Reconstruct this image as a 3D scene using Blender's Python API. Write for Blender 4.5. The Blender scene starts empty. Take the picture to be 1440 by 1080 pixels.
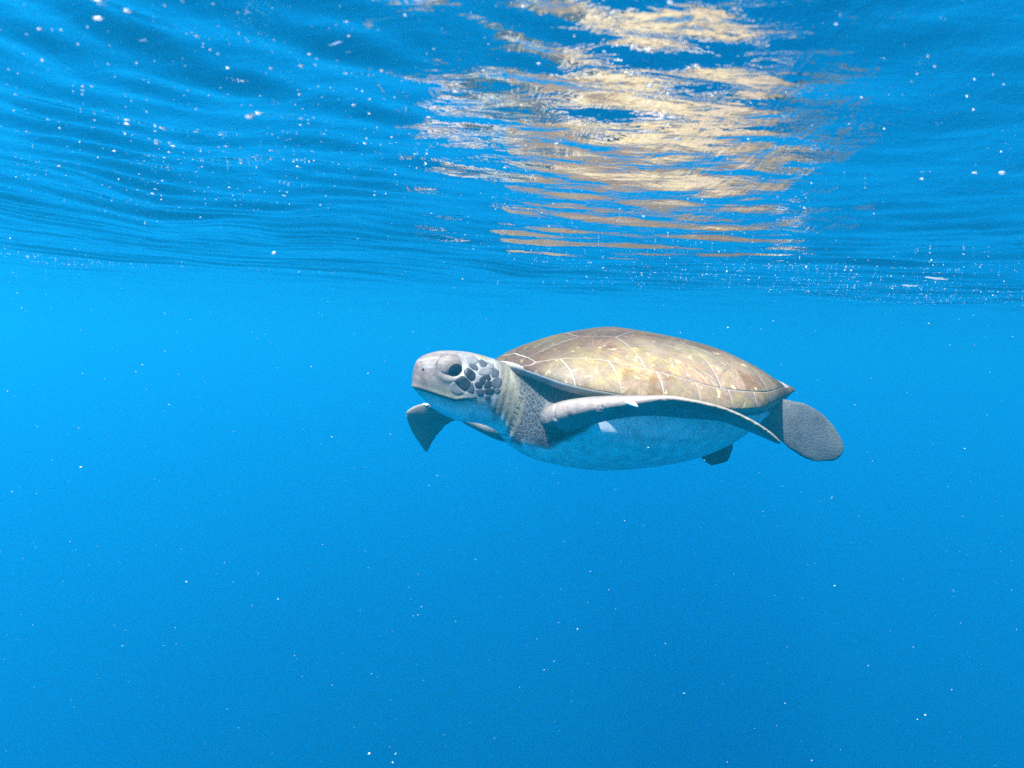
import bpy, bmesh, math, random
import numpy as np
from mathutils import Vector, Matrix, kdtree
from mathutils.bvhtree import BVHTree

random.seed(7); rng = np.random.default_rng(7)
scene = bpy.context.scene
COL = scene.collection

# ------------------------------------------------------------------ camera
CAM_Z = -0.17
PITCH, ROLL = math.radians(-3.05), math.radians(2.0)
cam_d = bpy.data.cameras.new('camera')
cam_d.sensor_width = 36.0
cam_d.lens = 36.0 * 938.0 / 1440.0
cam_d.clip_start, cam_d.clip_end = 0.01, 500.0
cam = bpy.data.objects.new('camera', cam_d); COL.objects.link(cam)
fwd = Vector((0, math.cos(PITCH), math.sin(PITCH))); right0 = Vector((1, 0, 0)); up0 = right0.cross(fwd)
r_ = right0 * math.cos(ROLL) + up0 * math.sin(ROLL); u_ = up0 * math.cos(ROLL) - right0 * math.sin(ROLL)
cam.matrix_world = Matrix(((r_.x, u_.x, -fwd.x, 0.0), (r_.y, u_.y, -fwd.y, 0.0), (r_.z, u_.z, -fwd.z, CAM_Z), (0, 0, 0, 1)))
scene.camera = cam
cam_d.dof.use_dof = True; cam_d.dof.focus_distance = 1.12; cam_d.dof.aperture_fstop = 9.0

# ------------------------------------------------------------------ sky and sun
SUN_EL, SUN_AZ = math.radians(58), math.radians(216)      # azimuth clockwise from +Y: behind and left of the camera
sun_dir = Vector((math.sin(SUN_AZ) * math.cos(SUN_EL), math.cos(SUN_AZ) * math.cos(SUN_EL), math.sin(SUN_EL)))
world = bpy.data.worlds.new('World'); scene.world = world; world.use_nodes = True
wn = world.node_tree; wn.nodes.clear()
sky = wn.nodes.new('ShaderNodeTexSky'); sky.sky_type = 'NISHITA'; sky.sun_disc = False
sky.sun_elevation = SUN_EL; sky.sun_rotation = SUN_AZ
bg = wn.nodes.new('ShaderNodeBackground'); bg.inputs['Strength'].default_value = 0.10
wo = wn.nodes.new('ShaderNodeOutputWorld')
wn.links.new(sky.outputs[0], bg.inputs['Color']); wn.links.new(bg.outputs[0], wo.inputs['Surface'])
sun_l = bpy.data.lights.new('sun', 'SUN'); sun_l.energy = 5.0; sun_l.angle = math.radians(0.5); sun_l.color = (1.0, 0.98, 0.95)
sun = bpy.data.objects.new('sun', sun_l); COL.objects.link(sun)
sun.rotation_euler = sun_dir.to_track_quat('Z', 'Y').to_euler(); sun.location = sun_dir * 20

vs = scene.view_settings
vs.view_transform = 'Standard'; vs.look = 'None'; vs.exposure = 1.93; vs.gamma = 1.0; vs.use_curve_mapping = False
cy = scene.cycles
cy.max_bounces = 6; cy.diffuse_bounces = 2; cy.glossy_bounces = 3; cy.transparent_max_bounces = 6; cy.volume_bounces = 1
cy.use_denoising = False; cy.sample_clamp_indirect = 6.0
cy.caustics_reflective = False; cy.caustics_refractive = False

# ------------------------------------------------------------------ helpers
def pchip(xs, ys):
    xs = np.asarray(xs, float); ys = np.asarray(ys, float)
    if xs[0] > xs[-1]: xs, ys = xs[::-1], ys[::-1]
    h = np.diff(xs); d = np.diff(ys) / h; m = np.zeros_like(ys)
    for i in range(1, len(xs) - 1):
        if d[i-1] * d[i] > 0:
            w1, w2 = 2*h[i] + h[i-1], h[i] + 2*h[i-1]
            m[i] = (w1 + w2) / (w1 / d[i-1] + w2 / d[i])
    m[0], m[-1] = d[0], d[-1]
    def f(x):
        x = np.clip(np.asarray(x, float), xs[0], xs[-1])
        i = np.clip(np.searchsorted(xs, x) - 1, 0, len(h) - 1); t = (x - xs[i]) / h[i]
        return ((1+2*t)*(1-t)**2*ys[i] + t*(1-t)**2*h[i]*m[i] + t*t*(3-2*t)*ys[i+1] + t*t*(t-1)*h[i]*m[i+1])
    return f
def sstep(a, b, x):
    t = np.clip((x - a) / (b - a), 0, 1); return t * t * (3 - 2 * t)
def link(name, me, mat, parent=None, smooth=True):
    o = bpy.data.objects.new(name, me); COL.objects.link(o)
    if mat and not me.materials: me.materials.append(mat)
    if smooth: me.polygons.foreach_set('use_smooth', [True] * len(me.polygons))
    if parent: o.parent = parent
    return o
def mesh_from(name, v, f):
    me = bpy.data.meshes.new(name); me.from_pydata([tuple(map(float, p)) for p in v], [], f); me.update(); return me
def tag(o, label, cat, group=None, kind=None):
    o['label'] = label; o['category'] = cat
    if group: o['group'] = group
    if kind: o['kind'] = kind
def nt(name):
    m = bpy.data.materials.new(name); m.use_nodes = True; t = m.node_tree; t.nodes.clear()
    return m, t, t.nodes.new('ShaderNodeOutputMaterial')
class N:                                     # tiny node-tree helper
    def __init__(s, t): s.t = t
    def n(s, typ, ins=None, **kw):
        x = s.t.nodes.new(typ)
        for k, v in kw.items(): setattr(x, k, v)
        for k, v in (ins or {}).items():
            if hasattr(v, 'links'): s.t.links.new(v, x.inputs[k])
            else: x.inputs[k].default_value = v
        return x
    def mix(s, fac, a, b, typ='MIX'):
        x = s.t.nodes.new('ShaderNodeMix'); x.data_type = 'RGBA'; x.blend_type = typ
        for k, v in ((0, fac), (6, a), (7, b)):
            if hasattr(v, 'links'): s.t.links.new(v, x.inputs[k])
            else: x.inputs[k].default_value = v if k == 0 else (*v, 1) if len(v) == 3 else v
        return x.outputs[2]
    def ramp(s, fac, stops):
        x = s.t.nodes.new('ShaderNodeValToRGB'); s.t.links.new(fac, x.inputs[0]); e = x.color_ramp.elements
        while len(e) < len(stops): e.new(0.5)
        for el, (p, c) in zip(e, stops): el.position = p; el.color = (*c, 1) if hasattr(c, '__len__') else (c, c, c, 1)
        return x.outputs[0]
    def math(s, op, a, b=0.0):
        x = s.t.nodes.new('ShaderNodeMath'); x.operation = op
        for k, v in ((0, a), (1, b)):
            if hasattr(v, 'links'): s.t.links.new(v, x.inputs[k])
            else: x.inputs[k].default_value = v
        return x.outputs[0]

# ------------------------------------------------------------------ water: wavy surface on top, scattering volume inside
WC = np.array([0.24, 0.12])                   # ripples spread as arcs about here
_r = np.random.default_rng(21)
waves = []
for lam, n, slope in ((2.6, 3, 0.030), (0.9, 5, 0.045), (0.38, 7, 0.050), (0.16, 10, 0.050), (0.075, 12, 0.050), (0.036, 14, 0.045)):
    for i in range(n):
        l = lam * _r.uniform(0.7, 1.4); a = math.radians(90 + _r.normal(0, 32)); k = 2 * math.pi / l
        waves.append((k * math.cos(a), k * math.sin(a), k, slope / k / math.sqrt(n) * 1.41, _r.uniform(0, 6.28), l))
for lam, n, slope in ((0.55, 4, 0.05), (0.22, 6, 0.05)):                 # cross chop running obliquely
    for i in range(n):
        l = lam * _r.uniform(0.7, 1.4); a = math.radians(25 + _r.normal(0, 14)); k = 2 * math.pi / l
        waves.append((k * math.cos(a), k * math.sin(a), k, slope / k / math.sqrt(n) * 1.41, _r.uniform(0, 6.28), l))
arcs = [(lam * _r.uniform(.85, 1.15), _r.uniform(0, 6.28), s) for lam, s in ((0.36, .040), (0.21, .065), (0.13, .125), (0.085, .21), (0.055, .27), (0.040, .27), (0.030, .20))]
def wave_h(x, y, cell=None):
    x = np.asarray(x, float); y = np.asarray(y, float); h = np.zeros(np.broadcast(x, y).shape)
    # domain warp keeps the crests short and irregular
    wx = x + 0.06 * np.sin(2.3 * y + 1.7 * x) + 0.02 * np.sin(7.1 * y - 5.0 * x); wy = y + 0.05 * np.sin(2.9 * x + 0.7) + 0.018 * np.sin(8.3 * x + 3 * y)
    calm = np.exp(-(((x - .22) / .42) ** 2 + ((y - .62) / .42) ** 2) ** 2)          # a smoother patch between gusts
    for kx, ky, k, a, p, l in waves:
        att = 1.0 if cell is None else np.clip((l / np.maximum(cell, 1e-6) - 3) / 4, 0, 1)
        gx = 0.75 + 0.5 * np.sin(x * 1.9 / max(l, .15) * 0.3 + p * 3) * np.sin(y * 2.3 / max(l, .15) * 0.3 + p)
        h = h + a * att * gx * (.85 - .35 * calm if .1 < l < 1.4 else 1.0) * np.sin(kx * wx + ky * wy + p)
    d = np.hypot(wx - WC[0], wy - WC[1]); th_ = np.arctan2(wx - WC[0], wy - WC[1])
    for l, p, s in arcs:
        att = 1.0 if cell is None else np.clip((l / np.maximum(cell, 1e-6) - 3) / 4, 0, 1)
        k = 2 * math.pi / l
        short = .5 + .5 * np.sin(th_ * (5 + .5 / l) + 2.2 * np.sin(d * 1.1 / l * .7 + p) + p * 5)          # short, broken crests
        bend = .22 * l * np.sin(th_ * (3 + .35 / l) + 3 * p + d * 1.3)
        h = h + s / k * att * short * (1 - .86 * calm) * np.sin(k * (d + bend) + p)
    return h / (1 + (np.hypot(x, y) / 2.6) ** 2)                                       # the sea lies smoother farther out
def axis(lo, hi, fine_lo, fine_hi, step, grow):
    a = list(np.arange(fine_lo, fine_hi, step)); s = step; v = a[-1]
    while v < hi: s = min(s * grow, 6.0); v += s; a.append(v)
    s = step; v = a[0]; b = []
    while v > lo: s = min(s * grow, 6.0); v -= s; b.append(v)
    return np.array(b[::-1] + a)
gx = axis(-80, 80, -1.0, 1.2, 0.0065, 1.05); gy = axis(-40, 90, 0.12, 1.7, 0.0065, 1.045)
X, Y = np.meshgrid(gx, gy); cx = np.gradient(gx); cyy = np.gradient(gy)
cell = np.maximum(np.broadcast_to(cx, X.shape), np.broadcast_to(cyy[:, None], X.shape))
Z = wave_h(X, Y, cell)
ny, nx = X.shape
V = np.stack([X, Y, Z], -1).reshape(-1, 3)
idx = np.arange(nx * ny).reshape(ny, nx)
faces = np.stack([idx[:-1, :-1], idx[:-1, 1:], idx[1:, 1:], idx[1:, :-1]], -1).reshape(-1, 4).tolist()
ring = list(idx[0, :]) + list(idx[1:, -1]) + list(idx[-1, -2::-1]) + list(idx[-2:0:-1, 0])
base = len(V); DEEP = -70.0
V = np.vstack([V, np.array([[V[i][0], V[i][1], DEEP] for i in ring])]); nr = len(ring)
for i in range(nr):
    j = (i + 1) % nr; faces.append([int(ring[j]), int(ring[i]), base + i, base + j])
faces.append([base + i for i in range(nr)][::-1])
def surf_h(px_, py_):                          # height of the built surface (bilinear)
    px_ = np.atleast_1d(px_).astype(float); py_ = np.atleast_1d(py_).astype(float)
    i = np.clip(np.searchsorted(gx, px_) - 1, 0, nx - 2); j = np.clip(np.searchsorted(gy, py_) - 1, 0, ny - 2)
    u = (px_ - gx[i]) / (gx[i+1] - gx[i]); v = (py_ - gy[j]) / (gy[j+1] - gy[j])
    return Z[j, i]*(1-u)*(1-v) + Z[j, i+1]*u*(1-v) + Z[j+1, i]*(1-u)*v + Z[j+1, i+1]*u*v
wm, t, out = nt('sea_water'); q = N(t)
geo = q.n('ShaderNodeNewGeometry'); 
mp = q.n('ShaderNodeMapping', {'Vector': geo.outputs['Position'], 'Scale': (22, 48, 1)})
nz = q.n('ShaderNodeTexNoise', {'Vector': mp.outputs[0], 'Scale': 1.0, 'Detail': 3.0, 'Roughness': 0.55, 'Distortion': 0.6})
mp2 = q.n('ShaderNodeMapping', {'Vector': geo.outputs['Position'], 'Scale': (30, 7, 1), 'Rotation': (0, 0, .12)})
nz2 = q.n('ShaderNodeTexNoise', {'Vector': mp2.outputs[0], 'Scale': 1.0, 'Detail': 4.0, 'Roughness': 0.6, 'Distortion': 0.8})
hs = q.math('ADD', nz.outputs['Fac'], q.math('MULTIPLY', nz2.outputs['Fac'], 1.3))
bp = q.n('ShaderNodeBump', {'Height': hs, 'Strength': 0.27, 'Distance': 0.005})
fr = q.n('ShaderNodeFresnel', {'IOR': 1.333, 'Normal': bp.outputs[0]})
gl = q.n('ShaderNodeBsdfGlossy', {'Color': (1, 1, 1, 1), 'Roughness': 0.0, 'Normal': bp.outputs[0]})
tr = q.n('ShaderNodeBsdfTransparent')
mx = q.n('ShaderNodeMixShader', {0: fr.outputs[0], 1: tr.outputs[0], 2: gl.outputs[0]})
t.links.new(mx.outputs[0], out.inputs['Surface'])
SS, SA = np.array([0.0018, 0.078, 0.112]), np.array([0.22, 0.070, 0.002])     # scattering and absorption per metre
def coef(c): d = float(max(c)); return d, c / d
d1, c1 = coef(SS)
sc = q.n('ShaderNodeVolumeScatter', {'Color': (*c1, 1), 'Density': d1, 'Anisotropy': 0.52})
d2 = float(max(SA)); ab = q.n('ShaderNodeVolumeAbsorption', {'Color': (*(1 - SA / d2), 1), 'Density': d2})
ad = q.n('ShaderNodeAddShader', {0: sc.outputs[0], 1: ab.outputs[0]})
t.links.new(ad.outputs[0], out.inputs['Volume'])
wme = mesh_from('water', V, faces)
bm = bmesh.new(); bm.from_mesh(wme); bmesh.ops.recalc_face_normals(bm, faces=bm.faces); bm.to_mesh(wme); bm.free()
water = link('water', wme, wm)
water['kind'] = 'structure'; water['label'] = 'clear blue sea water under a rippled mirror-like surface'

# ------------------------------------------------------------------ sea turtle
ORI = Vector((0.2511, 1.27, -0.2398)); PSI, PIT = math.radians(20), math.radians(4.5)
f0 = Vector((-math.cos(PSI), -math.sin(PSI), 0)); lft = Vector((math.sin(PSI), -math.cos(PSI), 0)); kk = Vector((0, 0, 1))
fw = f0 * math.cos(PIT) + kk * math.sin(PIT); upv = fw.cross(lft)
turtle = bpy.data.objects.new('sea_turtle', None); COL.objects.link(turtle)
turtle.matrix_world = Matrix(((fw.x, lft.x, upv.x, ORI.x), (fw.y, lft.y, upv.y, ORI.y), (fw.z, lft.z, upv.z, ORI.z), (0, 0, 0, 1)))
tag(turtle, 'green sea turtle with a tan algae-speckled shell swimming just below the surface', 'turtle')

# carapace profile: half width, centre height, rim height along x (head is +x)
Wf = pchip([.288, .283, .27, .24, .2, .15, .08, 0, -.08, -.16, -.24, -.3, -.34, -.357], [.040, .085, .135, .182, .209, .227, .24, .243, .225, .172, .106, .059, .023, .002])
Cf = pchip([.288, .27, .236, .169, .068, -.057, -.177, -.269, -.325, -.357], [.023, .037, .060, .086, .107, .103, .081, .0535, .0420, .0345])
Rf = pchip([.288, .27, .24, .2, .1, 0, -.1, -.2, -.3, -.357], [.018, .008, -.002, -.007, -.013, -.014, -.007, .009, .0250, .0325])
def shell(x, v, off=0.0):
    """point on the carapace, x along the body, v = -1..1 across"""
    x = np.asarray(x, float); v = np.asarray(v, float)
    w, c, r = Wf(x), Cf(x), Rf(x); a = v * math.pi / 2
    y = w * np.sin(a) ; ca = np.clip(np.cos(a), 0, 1)
    z = r + (c - r) * (0.80 * ca ** 0.85 + 0.20 * ca ** 2.2)
    z = z + 0.0035 * np.exp(-(v / .07) ** 2) * sstep(0, .05, c - r)
    return np.stack([x, y, z], -1)
def shell_n(x, v):
    e = 1e-3
    n = np.cross(shell(x - e, v) - shell(x + e, v), shell(x, v - e) - shell(x, v + e)); n = n / (np.linalg.norm(n, axis=-1, keepdims=True) + 1e-12)
    return n * np.where(n[..., 2:3] < 0, -1, 1)

# ---- materials of the turtle
def turtle_shell_mat(name, seam):
    m, t, out = nt(name); q = N(t)
    tc = q.n('ShaderNodeTexCoord'); P = tc.outputs['Object']
    uv = q.n('ShaderNodeUVMap'); 
    n1 = q.n('ShaderNodeTexNoise', {'Vector': P, 'Scale': 9.0, 'Detail': 4.0, 'Roughness': .6})
    n2 = q.n('ShaderNodeTexNoise', {'Vector': P, 'Scale': 38.0, 'Detail': 5.0, 'Roughness': .65})
    n3 = q.n('ShaderNodeTexNoise', {'Vector': P, 'Scale': 17.0, 'Detail': 5.0, 'Roughness': .7, 'Distortion': .8})
    if seam:
        col = q.mix(q.ramp(n2.outputs[0], [(.35, 0), (.7, 1)]), (.34, .305, .28), (.22, .19, .165))
    else:
        mp = q.n('ShaderNodeMapping', {'Vector': uv.outputs[0], 'Scale': (26, 1.6, 1)})
        n4 = q.n('ShaderNodeTexNoise', {'Vector': mp.outputs[0], 'Scale': 1.0, 'Detail': 3.0, 'Roughness': .6, 'Distortion': .3})
        col = q.ramp(n1.outputs[0], [(.34, (.155, .12, .10)), (.44, (.225, .145, .105)), (.54, (.215, .165, .115)), (.64, (.21, .185, .16))])
        col = q.mix(q.math('MULTIPLY', q.ramp(n4.outputs[0], [(.50, 0), (.62, 1)]), .5), col, (.34, .285, .16))        # radiating streaks
        col = q.mix(q.math('MULTIPLY', q.ramp(n4.outputs[0], [(.30, 1), (.44, 0)]), .6), col, (.09, .065, .05))
        col = q.mix(q.math('MULTIPLY', q.ramp(n3.outputs[0], [(.48, 0), (.60, 1)]), .65), col, (.26, .225, .075))      # algae film
        n5 = q.n('ShaderNodeTexNoise', {'Vector': P, 'Scale': 13.0, 'Detail': 6.0, 'Roughness': .75})
        col = q.mix(q.math('MULTIPLY', q.ramp(n5.outputs[0], [(.545, 0), (.62, 1)]), .8), col, (.14, .07, .018))     # rusty patches
        n6 = q.n('ShaderNodeTexNoise', {'Vector': P, 'Scale': 70.0, 'Detail': 2.0})
        col = q.mix(q.ramp(n6.outputs[0], [(.645, 0), (.69, 1)]), col, (.46, .40, .22))                                # pale specks
        col = q.mix(q.math('MULTIPLY', q.ramp(n2.outputs[0], [(.4, 1), (.6, 0)]), .45), col, (.11, .09, .08))
    bpn = q.n('ShaderNodeBump', {'Height': n2.outputs[0], 'Strength': .35, 'Distance': .003})
    if not seam:
        col = q.mix(1.0, col, (1.24, 1.10, 1.0), 'MULTIPLY')
        yy = q.math('ABSOLUTE', q.n('ShaderNodeSeparateXYZ', {0: P}).outputs[1])
        col = q.mix(q.ramp(yy, [(.10, .95), (.225, 0)]), col, q.mix(1.0, col, (.30, .25, .215), 'MULTIPLY'))      # browner back painted in to dim its mirror image
    b = q.n('ShaderNodeBsdfPrincipled', {'Base Color': col, 'Roughness': .6, 'Specular IOR Level': .2, 'Normal': bpn.outputs[0]})
    t.links.new(b.outputs[0], out.inputs['Surface']); return m
M_scute = turtle_shell_mat('scute', False); M_seam = turtle_shell_mat('shell_seam', True)

def skin_mat():
    m, t, out = nt('turtle_skin'); q = N(t)
    tc = q.n('ShaderNodeTexCoord'); P = tc.outputs['Object']
    col = q.n('ShaderNodeAttribute', attribute_name='Col').outputs['Color']
    msk = q.n('ShaderNodeAttribute', attribute_name='Scl').outputs['Fac']
    wrk = q.n('ShaderNodeAttribute', attribute_name='Wrk').outputs['Fac']
    n1 = q.n('ShaderNodeTexNoise', {'Vector': P, 'Scale': 45.0, 'Detail': 5.0, 'Roughness': .65})
    n0 = q.n('ShaderNodeTexNoise', {'Vector': P, 'Scale': 14.0, 'Detail': 3.0})
    wv = q.n('ShaderNodeMix', {0: .25, 4: P, 5: n1.outputs['Color']}, data_type='VECTOR')
    vo = q.n('ShaderNodeTexVoronoi', {'Vector': P, 'Scale': 150.0, 'Randomness': .9}, feature='DISTANCE_TO_EDGE')
    net = q.ramp(vo.outputs['Distance'], [(.03, 1), (.14, 0)])
    c = q.mix(q.ramp(n1.outputs[0], [(.3, 0), (.7, 1)]), q.mix(.48, col, (.02, .02, .025)), col)
    c = q.mix(q.math('MULTIPLY', q.ramp(n0.outputs[0], [(.45, 0), (.65, 1)]), .22), c, q.mix(.5, col, (.42, .36, .26)))
    c = q.mix(q.math('MULTIPLY', q.math('MULTIPLY', net, msk), .75), c, (.15, .145, .145))
    mp = q.n('ShaderNodeMapping', {'Vector': P, 'Scale': (430, 260, 190), 'Rotation': (0, .35, 0)})
    nw = q.n('ShaderNodeTexNoise', {'Vector': mp.outputs[0], 'Scale': 1.0, 'Detail': 3.0, 'Distortion': .5})
    c = q.mix(q.math('MULTIPLY', q.ramp(nw.outputs[0], [(.38, 1), (.52, 0)]), q.math('MULTIPLY', wrk, .5)), c, (.07, .06, .05))
    h = q.math('ADD', q.math('MULTIPLY', n1.outputs[0], .5), q.math('MULTIPLY', q.math('MULTIPLY', net, msk), -.5))
    h = q.math('ADD', h, q.math('MULTIPLY', q.math('MULTIPLY', nw.outputs[0], wrk), 1.0))
    bpn = q.n('ShaderNodeBump', {'Height': h, 'Strength': .5, 'Distance': .002})
    b = q.n('ShaderNodeBsdfPrincipled', {'Base Color': c, 'Roughness': .5, 'Specular IOR Level': .25, 'Normal': bpn.outputs[0]})
    t.links.new(b.outputs[0], out.inputs['Surface']); return m
M_skin = skin_mat()
def plain(name, c, rough=.5, spec=.3, var=.25, scale=120.0, bump=.2):
    m, t, out = nt(name); q = N(t)
    tc = q.n('ShaderNodeTexCoord'); n1 = q.n('ShaderNodeTexNoise', {'Vector': tc.outputs['Object'], 'Scale': scale, 'Detail': 4.0})
    col = q.mix(n1.outputs[0], tuple(x * (1 - var) for x in c), tuple(min(1, x * (1 + var)) for x in c))
    bpn = q.n('ShaderNodeBump', {'Height': n1.outputs[0], 'Strength': bump, 'Distance': .001})
    b = q.n('ShaderNodeBsdfPrincipled', {'Base Color': col, 'Roughness': rough, 'Specular IOR Level': spec, 'Normal': bpn.outputs[0]})
    t.links.new(b.outputs[0], out.inputs['Surface']); return m
M_dark = plain('head_scale_dark', (.020, .020, .028), var=.4); M_palescale = plain('head_scale_pale', (.16, .15, .15), var=.25)
M_greyscale = plain('head_scale_grey', (.060, .058, .070), var=.25)
M_eye = plain('eye_black', (.006, .006, .008), rough=.06, spec=.5, var=.1, bump=0.0); M_lid = plain('eyelid_skin', (.19, .15, .135), var=.5, scale=140, bump=1.0, spec=.1)
M_claw = plain('claw_horn', (.75, .72, .62), var=.08); M_nos = plain('nostril_dark', (.03, .027, .03)); M_lip = plain('lip_pale', (.60, .59, .56), var=.1)

# ---- carapace plate (a solid shell: top, rolled rim, underside)
NXS, NVS = 90, 61
xs = .288 - (.288 + .357) * (1 - np.cos(np.linspace(0, math.pi, NXS))) / 2
vsn = np.linspace(-1, 1, NVS); XX, VV = np.meshgrid(xs, vsn, indexing='ij')
top = shell(XX, VV)
under = top.copy(); inn = 1 - 0.10 * np.ones_like(VV); under[..., 1] *= .955
under[..., 2] = Rf(XX) - .010 * sstep(-.362, -.25, XX) - .001 + (top[..., 2] - Rf(XX)) * .55
under[..., 0] = under[..., 0] * .985
pv = np.vstack([top.reshape(-1, 3), under.reshape(-1, 3)]); I = np.arange(NXS * NVS).reshape(NXS, NVS); B = NXS * NVS
ff = np.stack([I[:-1, :-1], I[:-1, 1:], I[1:, 1:], I[1:, :-1]], -1).reshape(-1, 4).tolist()
ff += [[a + B for a in f[::-1]] for f in ff]
rg = list(I[0, :]) + list(I[1:, -1]) + list(I[-1, -2::-1]) + list(I[-2:0:-1, 0])
ff += [[int(rg[i]), int(rg[(i + 1) % len(rg)]), int(rg[(i + 1) % len(rg)]) + B, int(rg[i]) + B] for i in range(len(rg))]
cme = mesh_from('carapace', pv, ff)
bm = bmesh.new(); bm.from_mesh(cme); bmesh.ops.recalc_face_normals(bm, faces=bm.faces); bm.to_mesh(cme); bm.free()
carapace = link('carapace', cme, M_seam, turtle)

# ---- scutes: polygons in (x, v) laid over the plate
half_arc = lambda x: 1.18 * Wf(x) + .02
vm = pchip([.288, .25, .20, .12, 0, -.1, -.2, -.3, -.357], [.50, .52, .58, .72, .83, .84, .80, .66, .5])    # costal / marginal seam
vb = [.268, .175, .062, -.062, -.185, -.290]                                                         # seams between vertebrals
vc = [.268, .128, .004, -.122, -.262]                                                                # seams between costals
def vv(x): return 0.20 + 0.0 * x
def make_scute(poly, gap=.0008, lift=.0004):
    P = np.array(poly, float)
    pts = []
    n = len(P)
    for i in range(n):
        a, b = P[i], P[(i + 1) % n]; L = math.hypot(a[0] - b[0], (a[1] - b[1]) * .25)
        for s in range(max(2, int(L / .009))): pts.append(a + (b - a) * s / max(2, int(L / .009)))
    pts = np.array(pts); cen = pts.mean(0)
    ha = half_arc(cen[0]); dx = pts[:, 0] - cen[0]; dv = (pts[:, 1] - cen[1]) * ha
    M_ = np.stack([dx, dv], -1); e1 = M_ - np.roll(M_, 1, 0); e2 = np.roll(M_, -1, 0) - M_
    area = np.sum(M_[:, 0] * np.roll(M_[:, 1], -1) - np.roll(M_[:, 0], -1) * M_[:, 1])
    nrm = lambda e: np.stack([-e[:, 1], e[:, 0]], -1) / (np.hypot(e[:, 0], e[:, 1])[:, None] + 1e-9) * (1 if area > 0 else -1)
    inw = nrm(e1) + nrm(e2); inw = inw / np.maximum(np.sum(inw * nrm(e1), -1, keepdims=True), .6)       # mitred inward offset
    m = len(pts); verts = []; uvs = []
    rings = [0.0, .22, .45, .66, .84, .95, 1.0, 1.0]; offs = [1.25, 1.25, 1.2, 1.15, 1.05, 1.0, .55, -.6]
    for ri, (r, o) in enumerate(zip(rings, offs)):
        g_ = gap * (1.5 if ri == 6 else .9) if r == 1 else gap * 1.5
        q_ = cen + (M_ + inw * g_) * r / np.array([1.0, ha])
        q_[:, 1] = np.clip(q_[:, 1], -.996, .996); q_[:, 0] = np.clip(q_[:, 0], -.3565, .2875)
        p3 = shell(q_[:, 0], q_[:, 1]) + shell_n(q_[:, 0], q_[:, 1]) * lift * o
        if r == 0: verts.append(p3[0]); uvs.append((0, 0))
        else:
            verts += list(p3)
            ang = np.arctan2(dv, dx) / (2 * math.pi); uvs += [(abs(a) * 2, r) for a in ang]
    fs = [[0, 1 + i, 1 + (i + 1) % m] for i in range(m)]
    for k in range(len(rings) - 2):
        o1, o2 = 1 + k * m, 1 + (k + 1) * m
        fs += [[o1 + i, o2 + i, o2 + (i + 1) % m, o1 + (i + 1) % m] for i in range(m)]
    me = mesh_from('scute', verts, fs)
    ul = me.uv_layers.new(name='UVMap'); off = random.random() * 40
    for lp in me.loops: u_, w_ = uvs[lp.vertex_index]; ul.data[lp.index].uv = (u_ + off, w_ + off)
    bm = bmesh.new(); bm.from_mesh(me); bmesh.ops.recalc_face_normals(bm, faces=bm.faces)
    if sum(f.normal.z for f in bm.faces) < 0: bmesh.ops.reverse_faces(bm, faces=bm.faces)
    bm.to_mesh(me); bm.free()
    return link('scute', me, M_scute, carapace)
def xof(i, v_side): pass
# vertebrals (hexagons): corner v alternates between seams
for i in range(5):
    x0, x1 = vb[i], vb[i + 1]; xm = vc[i] if i > 0 else None
    w0 = .17; w1 = .17
    mid = {0: None, 1: vc[1], 2: vc[2], 3: vc[3], 4: vc[4]}[i]
    if i == 0: poly = [(x0, -.30), (x0, .30), (x1, w1), (x1, -w1)]
    elif i == 4: poly = [(x0, -w0), (x0, w0), (mid, .30), (x1, .42), (x1, -.42), (mid, -.30)]
    else: poly = [(x0, -w0), (x0, w0), (mid, .29), (x1, w1), (x1, -w1), (mid, -.29)]
    make_scute(poly, gap=.0005)
for sgn in (1, -1):
    # costals
    for i in range(4):
        x0, x1 = vc[i], vc[i + 1]
        inner = [(x0, .29)] if i else [(x0, .31)]
        inner = [(x0, .30 if i == 0 else .29), (vb[i + 1], .17), (x1, .29 if i < 3 else .30)]
        outer = [(x, float(vm(x))) for x in np.linspace(x1, x0, 6)]
        make_scute([(a, sgn * b) for a, b in inner + outer], gap=.0005)
    # marginals
    mb = [.285, .240, .178, .112, .050, -.010, -.070, -.130, -.188, -.242, -.296, -.352]
    for i in range(11):
        x0, x1 = mb[i], mb[i + 1]
        ins = [(x, float(vm(x))) for x in np.linspace(x0, x1, 4)] if i else [(.268, .30), (.268, float(vm(.268))), (x1, float(vm(x1)))]
        outs = [(x, .995) for x in np.linspace(x1 - (.006 if i < 9 else 0), x0 - (.006 if 0 < i < 9 else 0), 4)]
        if i == 0:
            make_scute([(a, sgn * b) for a, b in [(.268, .29), (.268, .515), (.2835, .75), (.286, .29)]], gap=.0004)
            ins = [(.268, .515), (x1, float(vm(x1)))]; outs = [(x1 - .006, .995), (.27, .995), (.283, .995), (.2835, .75)]
        if i == 10: ins = [(x0, float(vm(x0))), (-.288, .44), (x1, .05)]; outs = [(x1, .99), (x0, .99)]
        make_scute([(a, sgn * b) for a, b in ins + outs])
make_scute([(.286, -.285), (.286, .285), (.2685, .29), (.2685, -.29)], gap=.0004)       # nuchal

# ---- body: lofted volumes fused into one continuous skin
lv, lf = [], []
samples = []                                     # (point, part, a, b) used to colour the fused skin
def loft(rings, part, info):
    b = len(lv); m = len(rings[0])
    for r, inf in zip(rings, info):
        for k, p in enumerate(r): lv.append(tuple(p)); samples.append((tuple(p), part, inf[k][0], inf[k][1]))
    for i in range(len(rings) - 1):
        for k in range(m):
            lf.append((b + i*m + k, b + i*m + (k+1) % m, b + (i+1)*m + (k+1) % m, b + (i+1)*m + k))
    lf.append(tuple(b + k for k in range(m))[::-1]); lf.append(tuple(b + (len(rings)-1)*m + k for k in range(m)))
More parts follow.
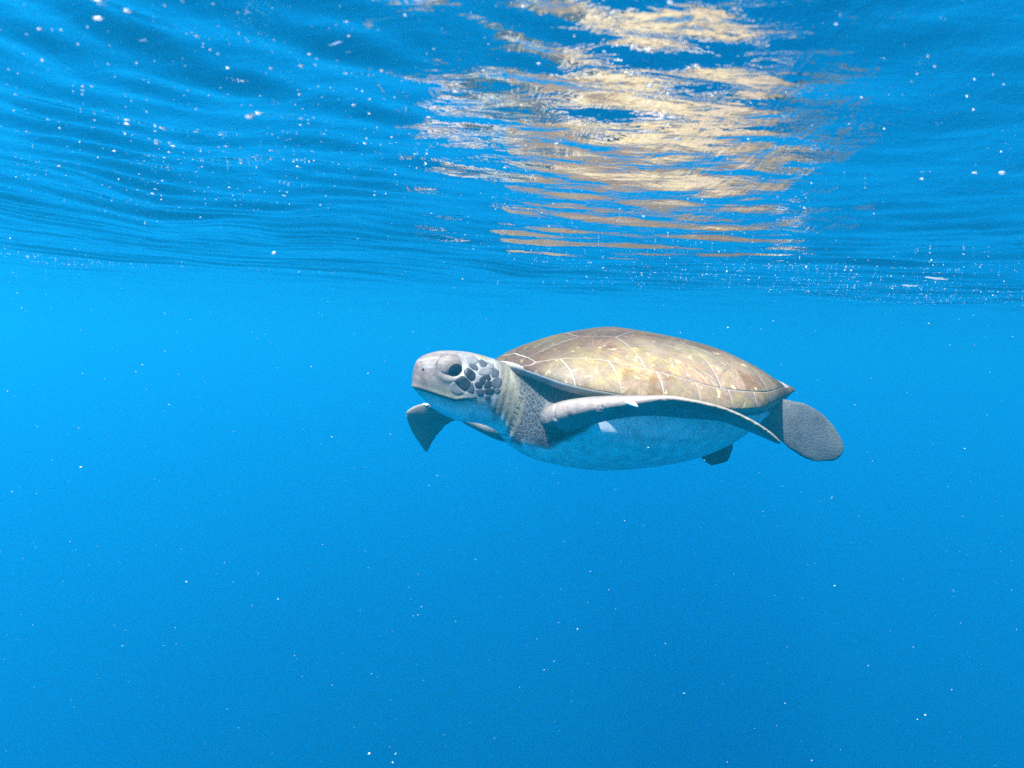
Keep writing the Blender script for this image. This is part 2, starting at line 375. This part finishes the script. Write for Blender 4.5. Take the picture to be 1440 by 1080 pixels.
# trunk and plastron
Bf = pchip([.30, .281, .25, .21, .124, -.01, -.135, -.215, -.26, -.30], [-.070, -.098, -.128, -.144, -.1525, -.134, -.087, -.042, -.020, -.002])
rings, info = [], []
for x in np.linspace(.285, -.30, 60):
    wb = float(np.interp(x, [.2, .285], [.90, .55])) * float(Wf(x)) * (1 if x > -.2 else 1 - .35 * (-.2 - x) / .1); z0 = float(Rf(x)) - .002; zb = float(Bf(x)); zt = z0 + .45 * (float(Cf(x)) - z0)
    rg_, inf = [], []
    for a in np.linspace(0, 2 * math.pi, 48, endpoint=False):
        ca, sa = math.cos(a), math.sin(a)
        y = wb * math.copysign(abs(ca) ** .8, ca)
        z = z0 + (zt - z0) * sa if sa > 0 else z0 + (z0 - zb) * -(abs(sa) ** .95)
        rg_.append((x, y, z)); inf.append((0.0, 0.0))
    rings.append(rg_); info.append(inf)
loft(rings, 0, info)
# neck and head: x, top, bottom, half width
HD = np.array([(.4438, -.008, -.026, .004), (.4425, .003, -.037, .015), (.4385, .0115, -.043, .022), (.431, .0190, -.050, .0275), (.418, .0250, -.059, .0335),
     (.403, .030, -.070, .0395), (.380, .033, -.080, .0455), (.355, .0335, -.087, .0495), (.330, .031, -.0875, .0505), (.312, .0275, -.090, .0500), (.295, .024, -.095, .0530),
     (.27, .018, -.108, .066), (.22, .005, -.125, .090), (.15, 0, -.12, .11)])
Ht, Hb, Hw = pchip(HD[:, 0], HD[:, 1]), pchip(HD[:, 0], HD[:, 2]), pchip(HD[:, 0], HD[:, 3])
rings, info = [], []
hx = np.concatenate([.4438 - .02 * (1 - np.cos(np.linspace(0, math.pi / 2, 14))), np.linspace(.4228, .15, 60)])
for x in hx:
    zt, zb, w = float(Ht(x)), float(Hb(x)), float(Hw(x)); zm = zt - (zt - zb) * .46
    rg_, inf = [], []
    for a in np.linspace(0, 2 * math.pi, 48, endpoint=False):
        ca, sa = math.cos(a), math.sin(a)
        y = w * math.copysign(abs(ca) ** .88, ca); z = zm + ((zt - zm) if sa > 0 else (zm - zb)) * math.copysign(abs(sa) ** .92, sa)
        if sa < 0: y *= 1 - .12 * abs(sa)
        rg_.append((x, y, z)); inf.append((0.0, 0.0))
    rings.append(rg_); info.append(inf)
loft(rings, 1, info)
# flippers: (leading edge, trailing edge, thickness) sections
def flipper(part, secs, n=34):
    s = np.arange(len(secs)); S = np.linspace(0, len(secs) - 1, n)
    A = np.array([list(a) + list(b) + [t_] for a, b, t_ in secs], float)
    F_ = [pchip(s, A[:, k]) for k in range(7)]; Q = np.stack([f(S) for f in F_], -1)
    rings, info = [], []
    for i in range(n):
        le, te, th = Q[i, :3], Q[i, 3:6], Q[i, 6]
        j0, j1 = max(i - 1, 0), min(i + 1, n - 1)
        span = (Q[j1, :3] + Q[j1, 3:6] - Q[j0, :3] - Q[j0, 3:6]); ch = te - le
        nn = np.cross(span, ch); nn = nn / (np.linalg.norm(nn) + 1e-9)
        if nn[2] < 0: nn = -nn
        rg_, inf = [], []
        for k in range(28):
            a = 2 * math.pi * k / 28; c = (1 - math.cos(a)) / 2
            prof = .30 * math.sqrt(max(c, 0)) * 1.9 * (1 - c) ** .75 + .16 * math.sqrt(max(c * (1 - c), 0)) * 2
            h = th * .5 * prof / .62 * (1 if a < math.pi else -1)
            rg_.append(le + ch * c + nn * h); inf.append((c, S[i] / (len(secs) - 1) * (1 if a < math.pi else -1)))
        rings.append(rg_); info.append(inf)
    loft(rings, part, info)
NEAR_F = [((.235, .09, -.040), (.13, .09, -.070), .070),
          ((.268, .150, -.052), (.196, .130, -.066), .074),
          ((.268, .195, -.043), (.200, .170, -.055), .068),
          ((.250, .250, -.028), (.186, .208, -.041), .057),
          ((.208, .315, -.012), (.142, .255, -.027), .040),
          ((.167, .352, -.001), (.096, .281, -.030), .026),
          ((.123, .378, -.005), (.060, .306, -.028), .019),
          ((.073, .393, -.019), (.036, .346, -.037), .014),
          ((.037, .398, -.036), (.022, .380, -.046), .010),
          ((.022, .397, -.0455), (.016, .390, -.049), .007)]
flipper(2, NEAR_F, 60)
FAR_F = [((.24, -.05, -.092), (.17, -.05, -.130), .050),
         ((.264, -.110, -.097), (.222, -.110, -.130), .038),
         ((.294, -.175, -.092), (.264, -.175, -.117), .027),
         ((.318, -.235, -.082), (.284, -.235, -.107), .021),
         ((.352, -.275, -.080), (.288, -.272, -.113), .018),
         ((.390, -.300, -.104), (.300, -.295, -.128), .015),
         ((.377, -.318, -.135), (.308, -.312, -.146), .013),
         ((.352, -.330, -.168), (.318, -.326, -.170), .011),
         ((.330, -.338, -.192), (.322, -.337, -.192), .008)]
flipper(3, FAR_F, 50)
NEAR_R = [((-.13, .10, .000), (-.12, .09, -.050), .040),
          ((-.185, .112, .008), (-.170, .108, -.046), .030),
          ((-.222, .120, .012), (-.218, .118, -.062), .022),
          ((-.262, .124, .010), (-.262, .122, -.086), .018),
          ((-.305, .124, -.002), (-.302, .122, -.100), .015),
          ((-.345, .122, -.024), (-.340, .120, -.103), .013),
          ((-.376, .120, -.052), (-.372, .119, -.095), .011),
          ((-.386, .119, -.066), (-.384, .119, -.084), .008)]
flipper(4, NEAR_R, 40)
FAR_R = [((-.16, -.08, -.050), (-.21, -.08, -.035), .036),
         ((-.215, -.11, -.090), (-.285, -.11, -.066), .024),
         ((-.228, -.12, -.122), (-.322, -.12, -.088), .016),
         ((-.246, -.125, -.144), (-.324, -.125, -.118), .013),
         ((-.272, -.128, -.156), (-.316, -.128, -.144), .010)]
flipper(5, FAR_R, 30)
raw = bpy.data.meshes.new('body_raw'); raw.from_pydata(lv, [], lf); raw.update()
bm = bmesh.new(); bm.from_mesh(raw); bmesh.ops.recalc_face_normals(bm, faces=bm.faces); bm.to_mesh(raw); bm.free()
tmp = bpy.data.objects.new('tmp_body', raw); COL.objects.link(tmp)
md = tmp.modifiers.new('r', 'REMESH'); md.mode = 'VOXEL'; md.voxel_size = 0.0027; md.adaptivity = 0.0
ms = tmp.modifiers.new('s', 'SMOOTH'); ms.factor = .5; ms.iterations = 6
dg = bpy.context.evaluated_depsgraph_get(); dg.update()
bme = bpy.data.meshes.new_from_object(tmp.evaluated_get(dg)); bme.name = 'body'
bpy.data.objects.remove(tmp); bpy.data.meshes.remove(raw)
nv = len(bme.vertices); co = np.empty(nv * 3); bme.vertices.foreach_get('co', co); co = co.reshape(-1, 3)
no = np.empty(nv * 3); bme.vertex_normals.foreach_get('vector', no); no = no.reshape(-1, 3)
kd = kdtree.KDTree(len(samples))
for i, s in enumerate(samples): kd.insert(s[0], i)
kd.balance()
near = np.array([kd.find(p)[1] for p in co])
part = np.array([s[1] for s in samples])[near]; sa_ = np.array([s[2] for s in samples])[near]; sb_ = np.array([s[3] for s in samples])[near]
x, y, z = co.T
# pigment by region
def C(*c): return np.array(c)
white = C(.88, .88, .86)
col = np.tile(white, (nv, 1)); scl = np.zeros(nv); wrk = np.zeros(nv)
def lay(m, c):
    global col
    col = col * (1 - m[:, None]) + np.asarray(c) * m[:, None]
nsy = np.sin(x * 90 + 3 * np.sin(y * 70)) * np.sin(z * 80 + 2 * np.sin(x * 60))
# trunk: dark scaly skin high at the shoulders, drawn lower in front as painted shade, pale plastron below
m = (np.isin(part, [0]) | ((part == 2) & (np.abs(sb_) < .2))) * sstep(-.020, .0, z + .055 * sstep(.15, .21, x) + .048 * sstep(.19, .24, x) + .006 * nsy); lay(m, C(.05, .05, .06)); scl = np.maximum(scl, m)
# neck: colours drawn low to paint shade on the white chest
hd = (part == 1)
neck = hd * sstep(.325, .302, x) * sstep(-.085, -.055, z + .034 * sstep(.30, .265, x) + .006 * nsy); lay(neck, C(.23, .20, .145)); wrk = np.maximum(wrk, neck)
dark_nk = hd * sstep(.270, .250, x) * sstep(-.118, -.088, z + .006 * nsy); lay(dark_nk, C(.05, .05, .06)); scl = np.maximum(scl, dark_nk); wrk = wrk * (1 - dark_nk)
# head
mouth = np.interp(x, [.345, .352, .362, .378, .405, .425, .437], [-.050, -.0475, -.0475, -.0515, -.0455, -.041, -.0385])
above = z - mouth
head = hd * sstep(.300, .318, x)
lay(head * sstep(-.004, .002, above), C(.46, .44, .43))                                   # pale cheek
snout = head * sstep(.372, .390, x + .25 * above * .3) * sstep(-.001, .002, above); lay(snout, C(.27, .20, .178))
beak = head * sstep(.418, .432, x) * sstep(0, .004, above) * sstep(.045, .030, above); lay(beak * .7, C(.17, .105, .095))
jaw = head * sstep(.040, .016, above + .25 * (x - .40)) * sstep(-.0005, .002, above) * sstep(.350, .372, x) * sstep(.43, .41, x); lay(jaw * .8, C(.27, .245, .17))
crown = head * sstep(.022, .031, z); lay(crown * .8, C(.31, .255, .225))
moss = head * sstep(.350, .338, x) * sstep(.318, .330, x) * sstep(.020, .028, z); lay(moss * .8, C(.28, .24, .07))
low = head * sstep(.002, -.002, above) * sstep(-.018, -.006, above); lay(low * .6, C(.45, .46, .40))
# flippers
for p_ in (2, 3, 4, 5):
    ismine = (part == p_); dors = sb_ > 0; sp = np.abs(sb_)
    base_c = C(.22, .18, .16) if p_ in (2, 3) else C(.070, .065, .070)
    mm = ismine * (sstep(.05, .22, sp) if p_ in (4, 5) else sstep(.02, .10, sp) if p_ == 3 else sstep(.10, .22, sp))
    vent = np.where(dors, 1.0, .72 if p_ == 2 else .9)
    lay(mm * vent, base_c)
    if p_ in (3, 5): lay(mm * sstep(.1, .7, np.sin(x * 410 + 4 * np.sin(z * 190)) * np.sin(z * 380 + 3 * np.sin(x * 230))) * .55 * sstep(.75, .1, sa_), C(.34, .30, .25))
    if p_ in (4,): lay(mm * sstep(.2, .8, np.sin(x * 300 + 5 * np.sin(z * 130)) * np.sin(z * 270 + 4 * np.sin(x * 120))) * .35, C(.22, .21, .22))
    scl = np.maximum(scl, mm * (.8 if p_ in (2, 3) else .85) * np.where(dors, 1, .6))
    if p_ in (2, 3):
        le = ismine * sstep(.16, .05, sa_) * sstep(.08, .2, sp); lay(le * .9, C(.44, .32, .28)); scl = scl * (1 - .6 * le)
        le2 = ismine * sstep(.30, .14, sa_) * sstep(.45, .65, sp); lay(le2 * .9, C(.40, .32, .24))
        te = ismine * sstep(.955, .985, sa_) * sstep(.6, .7, sp); lay(te * .8, C(.5, .48, .36))
        lay(ismine * sstep(.94, .985, sp), C(.52, .47, .36))
        lay(ismine * sstep(.80, .90, sp) * sstep(.16, .05, sa_), C(.48, .40, .28))
    else:
        rim = ismine * sstep(.955, .99, np.maximum(sa_, sp)) * sstep(.5, .7, sp); lay(rim * .6, C(.40, .36, .27))
lum = col.mean(1); col = col * np.where(lum > .6, .95, .74)[:, None]
mot = np.sin(x * 260 + 3 * np.sin(z * 170 + 1)) * np.sin(z * 230 + 2.5 * np.sin(x * 150)) + .6 * np.sin(x * 610 + 4 * np.sin(z * 330)) * np.sin(z * 570 + y * 200)
lay(head * sstep(0, .006, above) * sstep(.15, .9, mot) * .38, C(.15, .125, .125))
lay(head * sstep(0, .006, above) * sstep(.15, .9, -mot) * .30, C(.42, .33, .29))
# plate seams and a grey blotch on the face
SEAMS = [[(0.4336, -0.0005), (0.4116, 0.0032)], [(0.4014, -0.0165), (0.3856, -0.0164), (0.3761, -0.0259), (0.3652, -0.0352)], [(0.3698, -0.0008), (0.3539, -0.0132), (0.3531, -0.0265)], [(0.4452, 0.0077), (0.4295, 0.0138), (0.4105, 0.018)], [(0.3676, 0.0135), (0.3458, -0.0021), (0.3246, 0.0105)], [(0.3531, -0.0265), (0.3355, -0.0249), (0.3185, -0.0226)], [(0.3081, 0.0122), (0.3103, -0.003), (0.3208, -0.0085)]]
for sm in SEAMS:
    dd = np.full(nv, 1.0)
    for (ax, az), (bx_, bz_) in zip(sm[:-1], sm[1:]):
        L2 = (bx_ - ax) ** 2 + (bz_ - az) ** 2; tt = np.clip(((x - ax) * (bx_ - ax) + (z - az) * (bz_ - az)) / L2, 0, 1)
        dd = np.minimum(dd, np.hypot(x - ax - tt * (bx_ - ax), z - az - tt * (bz_ - az)))
    lay(head * np.exp(-(dd / .0010) ** 2) * .6, C(.50, .49, .50))
lay(head * np.exp(-(((x - 0.4055) / .011) ** 2 + ((z - -0.0266) / .006) ** 2) ** 1.5) * .6, C(.11, .105, .12))
# relief: mouth line, neck folds, arm creases, nostril dimple, eye sockets
disp = np.zeros(nv)
inm = hd * sstep(.346, .352, x)
disp -= .0028 * inm * np.exp(-(above / .0016) ** 2)
disp += .0016 * inm * np.exp(-((above - .0045) / .003) ** 2)
disp -= .0020 * hd * inm * sstep(-.0005, -.004, above) * sstep(-.03, -.01, above)
lay(inm * np.exp(-((above - .0005) / .0014) ** 2) * .75, C(.06, .055, .055))
lay(inm * np.exp(-((above + .0042) / .0020) ** 2) * .8, C(.62, .61, .58))
fold = hd * sstep(.322, .305, x) * sstep(.235, .255, x)
disp += fold * .0004 * np.sin((x + .10 * (z + .03)) * 2 * math.pi / .0105 + 1.5 * np.sin(z * 40)) 
arm = (part == 2) * sstep(.62, .45, np.abs(sb_)) * sstep(.12, .2, np.abs(sb_)) * sstep(.30, .08, sa_)
crs = np.exp(-((np.sin(np.abs(sb_) * 42 + 4 * sa_)) / .22) ** 2); disp -= arm * .0022 * crs; lay(arm * crs * .22, C(.50, .46, .44))
bump_r = rng.normal(0, 1, nv) * 0
for s_ in (1, -1):
    de = np.sqrt(((x - .390) / .027) ** 2 + ((z - .004) / .020) ** 2 + ((y - s_ * .040) / .03) ** 2)
    lay(hd * np.exp(-((de - .98) / .13) ** 2) * .55, C(.09, .08, .085))
    disp += .0030 * hd * np.exp(-((de - 1.0) / .25) ** 2) - .0045 * hd * np.exp(-(de / .7) ** 2)
co = co + no * disp[:, None]
bme.vertices.foreach_set('co', co.reshape(-1)); bme.update()
ca_ = bme.attributes.new('Col', 'FLOAT_COLOR', 'POINT'); ca_.data.foreach_set('color', np.hstack([col, np.ones((nv, 1))]).reshape(-1))
bme.attributes.new('Scl', 'FLOAT', 'POINT').data.foreach_set('value', scl)
bme.attributes.new('Wrk', 'FLOAT', 'POINT').data.foreach_set('value', wrk)
bme.materials.clear()
body = link('body', bme, M_skin, turtle)
body['label'] = 'scaly grey head and flippers with white belly'
bvh = BVHTree.FromPolygons([Vector(c) for c in co], [tuple(p.vertices) for p in bme.polygons])
def side_hit(xh, zh, s_):
    h = bvh.ray_cast(Vector((xh, s_ * .12, zh)), Vector((0, -s_, 0)), .2)
    return (h[0], h[1]) if h[0] is not None else (None, None)

# ---- head scales: raised plates on both cheeks (outlines in the head's side plane: x forward, z up)
SCALES = [
    ([(0.3554, -0.0171), (0.3504, -0.0278), (0.3526, -0.0354), (0.3607, -0.0317), (0.3584, -0.0256)], 'g'),
    ([(0.3635, -0.0342), (0.3494, -0.0366), (0.3441, -0.0421), (0.3596, -0.0423)], 'p'),
    ([(0.3668, 0.0224), (0.3519, 0.0269), (0.3453, 0.0232), (0.3483, 0.0155), (0.362, 0.014)], 'p'),
    ([(0.3278, 0.0206), (0.3162, 0.0158), (0.3187, 0.0103), (0.3243, 0.0105)], 'p'),
    ([(0.3148, -0.0246), (0.3088, -0.021), (0.305, -0.0267), (0.3123, -0.0319)], 'g'),
    ([(0.3834, -0.0205), (0.3756, -0.0286), (0.368, -0.0353), (0.3768, -0.039), (0.3864, -0.034), (0.389, -0.024)], 'p'),
    ([(0.3689, 0.0), (0.3634, 0.0058), (0.3518, -0.0012), (0.3521, -0.0094), (0.3574, -0.0136), (0.368, -0.005)], 'd'),
    ([(0.3838, -0.0169), (0.3718, -0.0084), (0.3619, -0.0148), (0.3567, -0.0195), (0.3612, -0.0273), (0.3663, -0.03), (0.3728, -0.0269)], 'd'),
    ([(0.3618, 0.0118), (0.3504, 0.0135), (0.3468, 0.0089), (0.3478, 0.0044), (0.3541, 0.0052), (0.3598, 0.0083)], 'g'),
    ([(0.3449, 0.0195), (0.3374, 0.0222), (0.3291, 0.0182), (0.3323, 0.0119), (0.3392, 0.0107)], 'g'),
    ([(0.3429, -0.0093), (0.3353, -0.0033), (0.3323, -0.009), (0.3335, -0.0158), (0.3372, -0.018), (0.3418, -0.0144)], 'd'),
    ([(0.3346, -0.0025), (0.3269, -0.001), (0.323, -0.0077), (0.3287, -0.0104), (0.3322, -0.007)], 'd'),
    ([(0.3503, -0.0177), (0.3442, -0.0142), (0.3369, -0.0206), (0.3399, -0.0242), (0.348, -0.024)], 'd'),
    ([(0.3338, -0.0203), (0.3306, -0.0123), (0.323, -0.0118), (0.3214, -0.0192), (0.3257, -0.0229), (0.3325, -0.0235)], 'd'),
    ([(0.3208, -0.0101), (0.3109, -0.0032), (0.304, -0.01), (0.3074, -0.0197), (0.3151, -0.0219), (0.3203, -0.0176)], 'g'),
    ([(0.3222, 0.0062), (0.3171, 0.01), (0.3084, 0.0061), (0.3107, -0.002), (0.3194, -0.0043), (0.3222, -0.0013)], 'g'),
    ([(0.348, -0.0283), (0.3347, -0.0264), (0.3337, -0.0353), (0.3416, -0.0369)], 'g'),
    ([(0.3322, -0.0262), (0.3173, -0.0233), (0.3156, -0.028), (0.3201, -0.0329), (0.3296, -0.0328)], 'd'),
    ([(0.3306, -0.0372), (0.3214, -0.0354), (0.3213, -0.0409), (0.3276, -0.043)], 'g'),
    ([(0.3449, 0.0032), (0.339, 0.009), (0.3267, 0.0114), (0.3232, 0.0076), (0.3266, -0.0005), (0.3421, -0.002)], 'p')]
for poly, kind in SCALES:
    for s_ in (1, -1):
        P = np.array(poly); cen = P.mean(0); pts = []
        for i in range(len(P)):
            a, b = P[i], P[(i + 1) % len(P)]
            for s2 in range(3): pts.append(a + (b - a) * s2 / 3)
        pts = np.array(pts); 
        pts = (np.roll(pts, 1, 0) + 3 * pts + np.roll(pts, -1, 0)) / 5; pts = cen + (pts - cen) * 1.22          # rounded corners
        m_ = len(pts); verts = []; ok = True
        for r, o in ((0, .0007), (.55, .0007), (.86, .00065), (1.0, .0002), (1.02, -.0012)):
            for p in ([cen] if r == 0 else cen + (pts - cen) * r):
                h, n_ = side_hit(p[0], p[1], s_)
                if h is None: ok = False; break
                verts.append(h + n_ * o)
            if not ok: break
        if not ok: continue
        fs = [(0, 1 + i, 1 + (i + 1) % m_) for i in range(m_)]
        for k in range(3):
            fs += [(1 + k*m_ + i, 1 + (k+1)*m_ + i, 1 + (k+1)*m_ + (i+1) % m_, 1 + k*m_ + (i+1) % m_) for i in range(m_)]
        me = mesh_from('head_scale', verts, fs)
        bm = bmesh.new(); bm.from_mesh(me); bmesh.ops.recalc_face_normals(bm, faces=bm.faces)
        if sum(f.normal.y for f in bm.faces) * s_ < 0: bmesh.ops.reverse_faces(bm, faces=bm.faces)
        bm.to_mesh(me); bm.free()
        link('head_scale', me, {'d': M_dark, 'p': M_palescale, 'g': M_greyscale}[kind], body)

# ---- eyes, lids, nostrils, claws
def ellipsoid(name, c, r, mat, parent, rot=None, cut=None, seg=32):
    bm = bmesh.new(); bmesh.ops.create_uvsphere(bm, u_segments=seg, v_segments=seg // 2, radius=1.0)
    bmesh.ops.scale(bm, vec=r, verts=bm.verts)
    if cut: bmesh.ops.bisect_plane(bm, geom=bm.verts[:] + bm.edges[:] + bm.faces[:], plane_co=cut[0], plane_no=cut[1], clear_inner=True)
    me = bpy.data.meshes.new(name)
    if rot is not None: bmesh.ops.rotate(bm, cent=(0, 0, 0), matrix=rot, verts=bm.verts)
    bmesh.ops.translate(bm, vec=c, verts=bm.verts); bm.to_mesh(me); bm.free()
    return link(name, me, mat, parent)
for s_ in (1, -1):
    ex, ez = .389, .004
    h, _ = side_hit(ex, ez, s_); yb = abs(h.y)
    rt = Matrix.Rotation(s_ * math.radians(0), 3, 'Z')
    eye = ellipsoid('eye', (ex - .0042, s_ * (yb - .0012), ez - .0026), (.0162, .0128, .0142), M_eye, turtle)
    eye['label'] = 'dark glossy eye'
    ellipsoid('eyelid', (ex + .0005, s_ * (yb - .006), ez + .0006), (.0245, .0150, .0200), M_lid, eye, seg=40)
    ridge = None
    h, n_ = side_hit(.434, -.004, s_)
    if h is not None: ellipsoid('nostril', h - n_ * .0008, (.0026, .0022, .0032), M_nos, turtle, seg=16)
def claw(c, d, parent, L=.016, R=.0042):
    d = Vector(d).normalized(); a = d.orthogonal().normalized(); b = d.cross(a); v, f = [], []
    for i in range(7):
        t_ = i / 6; rr = R * (1 - t_) ** .6 * (.75 + .5 * t_) + .0003
        for k in range(10):
            an = 2 * math.pi * k / 10; p = Vector(c) + d * (L * (t_ - .3)) + a * (rr * math.cos(an)) + b * (rr * math.sin(an)) + Vector((0, 0, -.003 * t_ * t_)); v.append(p)
    for i in range(6):
        for k in range(10): f.append((i*10 + k, i*10 + (k+1) % 10, (i+1)*10 + (k+1) % 10, (i+1)*10 + k))
    f.append(tuple(range(60, 70))); f.append(tuple(range(9, -1, -1)))
    me = mesh_from('claw', v, f); bm = bmesh.new(); bm.from_mesh(me); bmesh.ops.recalc_face_normals(bm, faces=bm.faces); bm.to_mesh(me); bm.free()
    o = link('claw', me, M_claw, parent); o['label'] = 'pale claw on the front edge of a flipper'; return o
claw((.212, .318, -.014), (-.58, .60, -.12), turtle, L=.017, R=.0050)
claw((.353, -.276, -.083), (.5, -.3, .3), turtle, L=.012, R=.003)

# ------------------------------------------------------------------ specks drifting in the water, bubble-like specks added for sun sparkle at the surface
def speck_mat(name, c, tr_=.4):
    m, t, out = nt(name); q = N(t)
    d = q.n('ShaderNodeBsdfDiffuse', {'Color': (*c, 1)}); tl = q.n('ShaderNodeBsdfTranslucent', {'Color': (*c, 1)})
    mx = q.n('ShaderNodeMixShader', {0: tr_, 1: d.outputs[0], 2: tl.outputs[0]}); t.links.new(mx.outputs[0], out.inputs['Surface']); return m
M_speck = speck_mat('marine_snow', (.70, .71, .70)); M_sparkle = speck_mat('sparkle_white', (.88, .88, .88), .5)  # second one: white of the solids standing in for sun glints
OCT = np.array([(1,0,0),(-1,0,0),(0,1,0),(0,-1,0),(0,0,1),(0,0,-1)], float); OF = [(0,2,4),(2,1,4),(1,3,4),(3,0,4),(2,0,5),(1,2,5),(3,1,5),(0,3,5)]
def swarm(name, P, Rr, mat, stretch):
    v, f = [], []
    for p, r in zip(P, Rr):
        b = len(v); a = rng.uniform(0, 6.28); st = rng.uniform(1, stretch)
        o = OCT * r * rng.uniform(.7, 1.2, (6, 1)) * np.array([st, 1, rng.uniform(.6, 1)])
        ca, sa = math.cos(a * .15), math.sin(a * .15); o = np.stack([o[:, 0] * ca - o[:, 1] * sa, o[:, 0] * sa + o[:, 1] * ca, o[:, 2] + .25 * o[:, 0] * rng.normal()], -1)
        v += list(o + p); f += [tuple(b + i for i in t_) for t_ in OF]
    o = link(name, mesh_from(name, v, f), mat); o['kind'] = 'stuff'; return o
n = 2600
P = np.stack([rng.uniform(-2.4, 2.6, n), rng.uniform(.25, 1, n) ** 1.3 * 3.0, -rng.uniform(0, 1, n) ** 1.4 * 2.3 - .03], -1)
Rr = np.clip(rng.lognormal(math.log(.00058), .5, n), .00025, .0018)
tur_inv = np.array(turtle.matrix_world.inverted())
Lc = P @ tur_inv[:3, :3].T + tur_inv[:3, 3]
keep = ~((np.abs(Lc[:, 0]) < .46) & (np.abs(Lc[:, 1]) < .40) & (np.abs(Lc[:, 2]) < .2))
o = swarm('drifting_specks', P[keep], Rr[keep], M_speck, 2.2); tag(o, 'tiny pale specks drifting all through the blue water', 'specks', kind='stuff')
n = 17000
bx, by = rng.uniform(-1.2, 1.6, n), rng.uniform(.2, 1.75, n) 
clump = np.sin(bx * 3.1 + 2 * np.sin(by * 2.3)) + np.sin(by * 4.7 + 1.5 * np.sin(bx * 2.9)) + .6 * np.sin(bx * 9 + by * 7) + .8 * bx
kp = clump > rng.normal(.9, .8, n); bx, by = bx[kp], by[kp]
Rb = np.clip(rng.lognormal(math.log(.00034), .55, len(bx)), .00014, .0016)
bz = surf_h(bx, by) - .1 * Rb
o = swarm('surface_sparkles', np.stack([bx, by, bz], -1), Rb, M_sparkle, 3.5); tag(o, 'tiny white specks standing in for sun sparkle on the rippled water surface', 'sun_sparkles', kind='stuff')

# larger white flecks added in place of sun glints, each its own thing: x, y, half length, kind
FLECKS = [(-0.047, 0.484, 0.00329, 'a'), (-0.055, 0.475, 0.00216, 'a'), (0.019, 0.451, 0.00231, 'a'), (0.01, 0.437, 0.00175, 'a'), (0.087, 0.464, 0.00294, 'a'), (0.129, 0.559, 0.00414, 'a'), (0.096, 0.384, 0.00161, 'a'), (0.8, 1.269, 0.02736, 'l'), (0.842, 1.43, 0.01778, 'l'), (0.423, 0.63, 0.00414, 'a'), (0.443, 0.622, 0.00584, 'a'), (0.39, 0.657, 0.00375, 'a'), (0.168, 0.37, 0.00164, 'a'), (0.219, 0.327, 0.00206, 'a'), (-0.27, 0.381, 0.00212, 'a'), (0.009, 0.34, 0.00162, 'a'), (-0.179, 0.841, 0.00234, 'a'), (0.335, 0.792, 0.00374, 'a'), (-0.022, 0.495, 0.00196, 'a')]
for fx, fy, fr_, kd_ in FLECKS:
    bm = bmesh.new(); bmesh.ops.create_icosphere(bm, subdivisions=2, radius=1.0)
    asp = .30 if kd_ == 'l' else .5; fr_ = fr_ * (1 if kd_ == 'l' else .66); ph = rng.uniform(0, 6.28, 6)
    for v in bm.verts:
        c = v.co; w = 1 + .28 * math.sin(3 * c.x + ph[0]) * math.sin(4 * c.y + ph[1]) + .18 * math.sin(7 * c.x + ph[2] + 5 * c.z)
        v.co = Vector((c.x * fr_ * w, c.y * fr_ * asp * w + (.25 * fr_ * c.x * c.x if kd_ == 'l' else 0), c.z * min(fr_ * .4, .0025) * w))
    me = bpy.data.meshes.new('glint_fleck'); bm.to_mesh(me); bm.free()
    o = link('glint_fleck', me, M_sparkle); o.location = (fx, fy, float(surf_h(fx, fy)[0])); o.rotation_euler.z = rng.uniform(-.3, .5)
    if kd_ == 'l': tag(o, 'longest white stand-in glint streak, drawn out along the water surface' if fr_ > .02 else 'shorter white stand-in glint streak lying right beside the longest streak', 'sun_glint', 'stand-in glint streaks on the surface')
    elif 0.0 < fx < .2 and .36 < fy < .6: tag(o, 'white stand-in glint fleck amid the tan reflection of the turtle', 'sun_glint', 'stand-in glint flecks on the surface')
    else: tag(o, 'small bright white stand-in glint fleck on the plain blue part of the rippled surface', 'sun_glint', 'stand-in glint flecks on the surface')
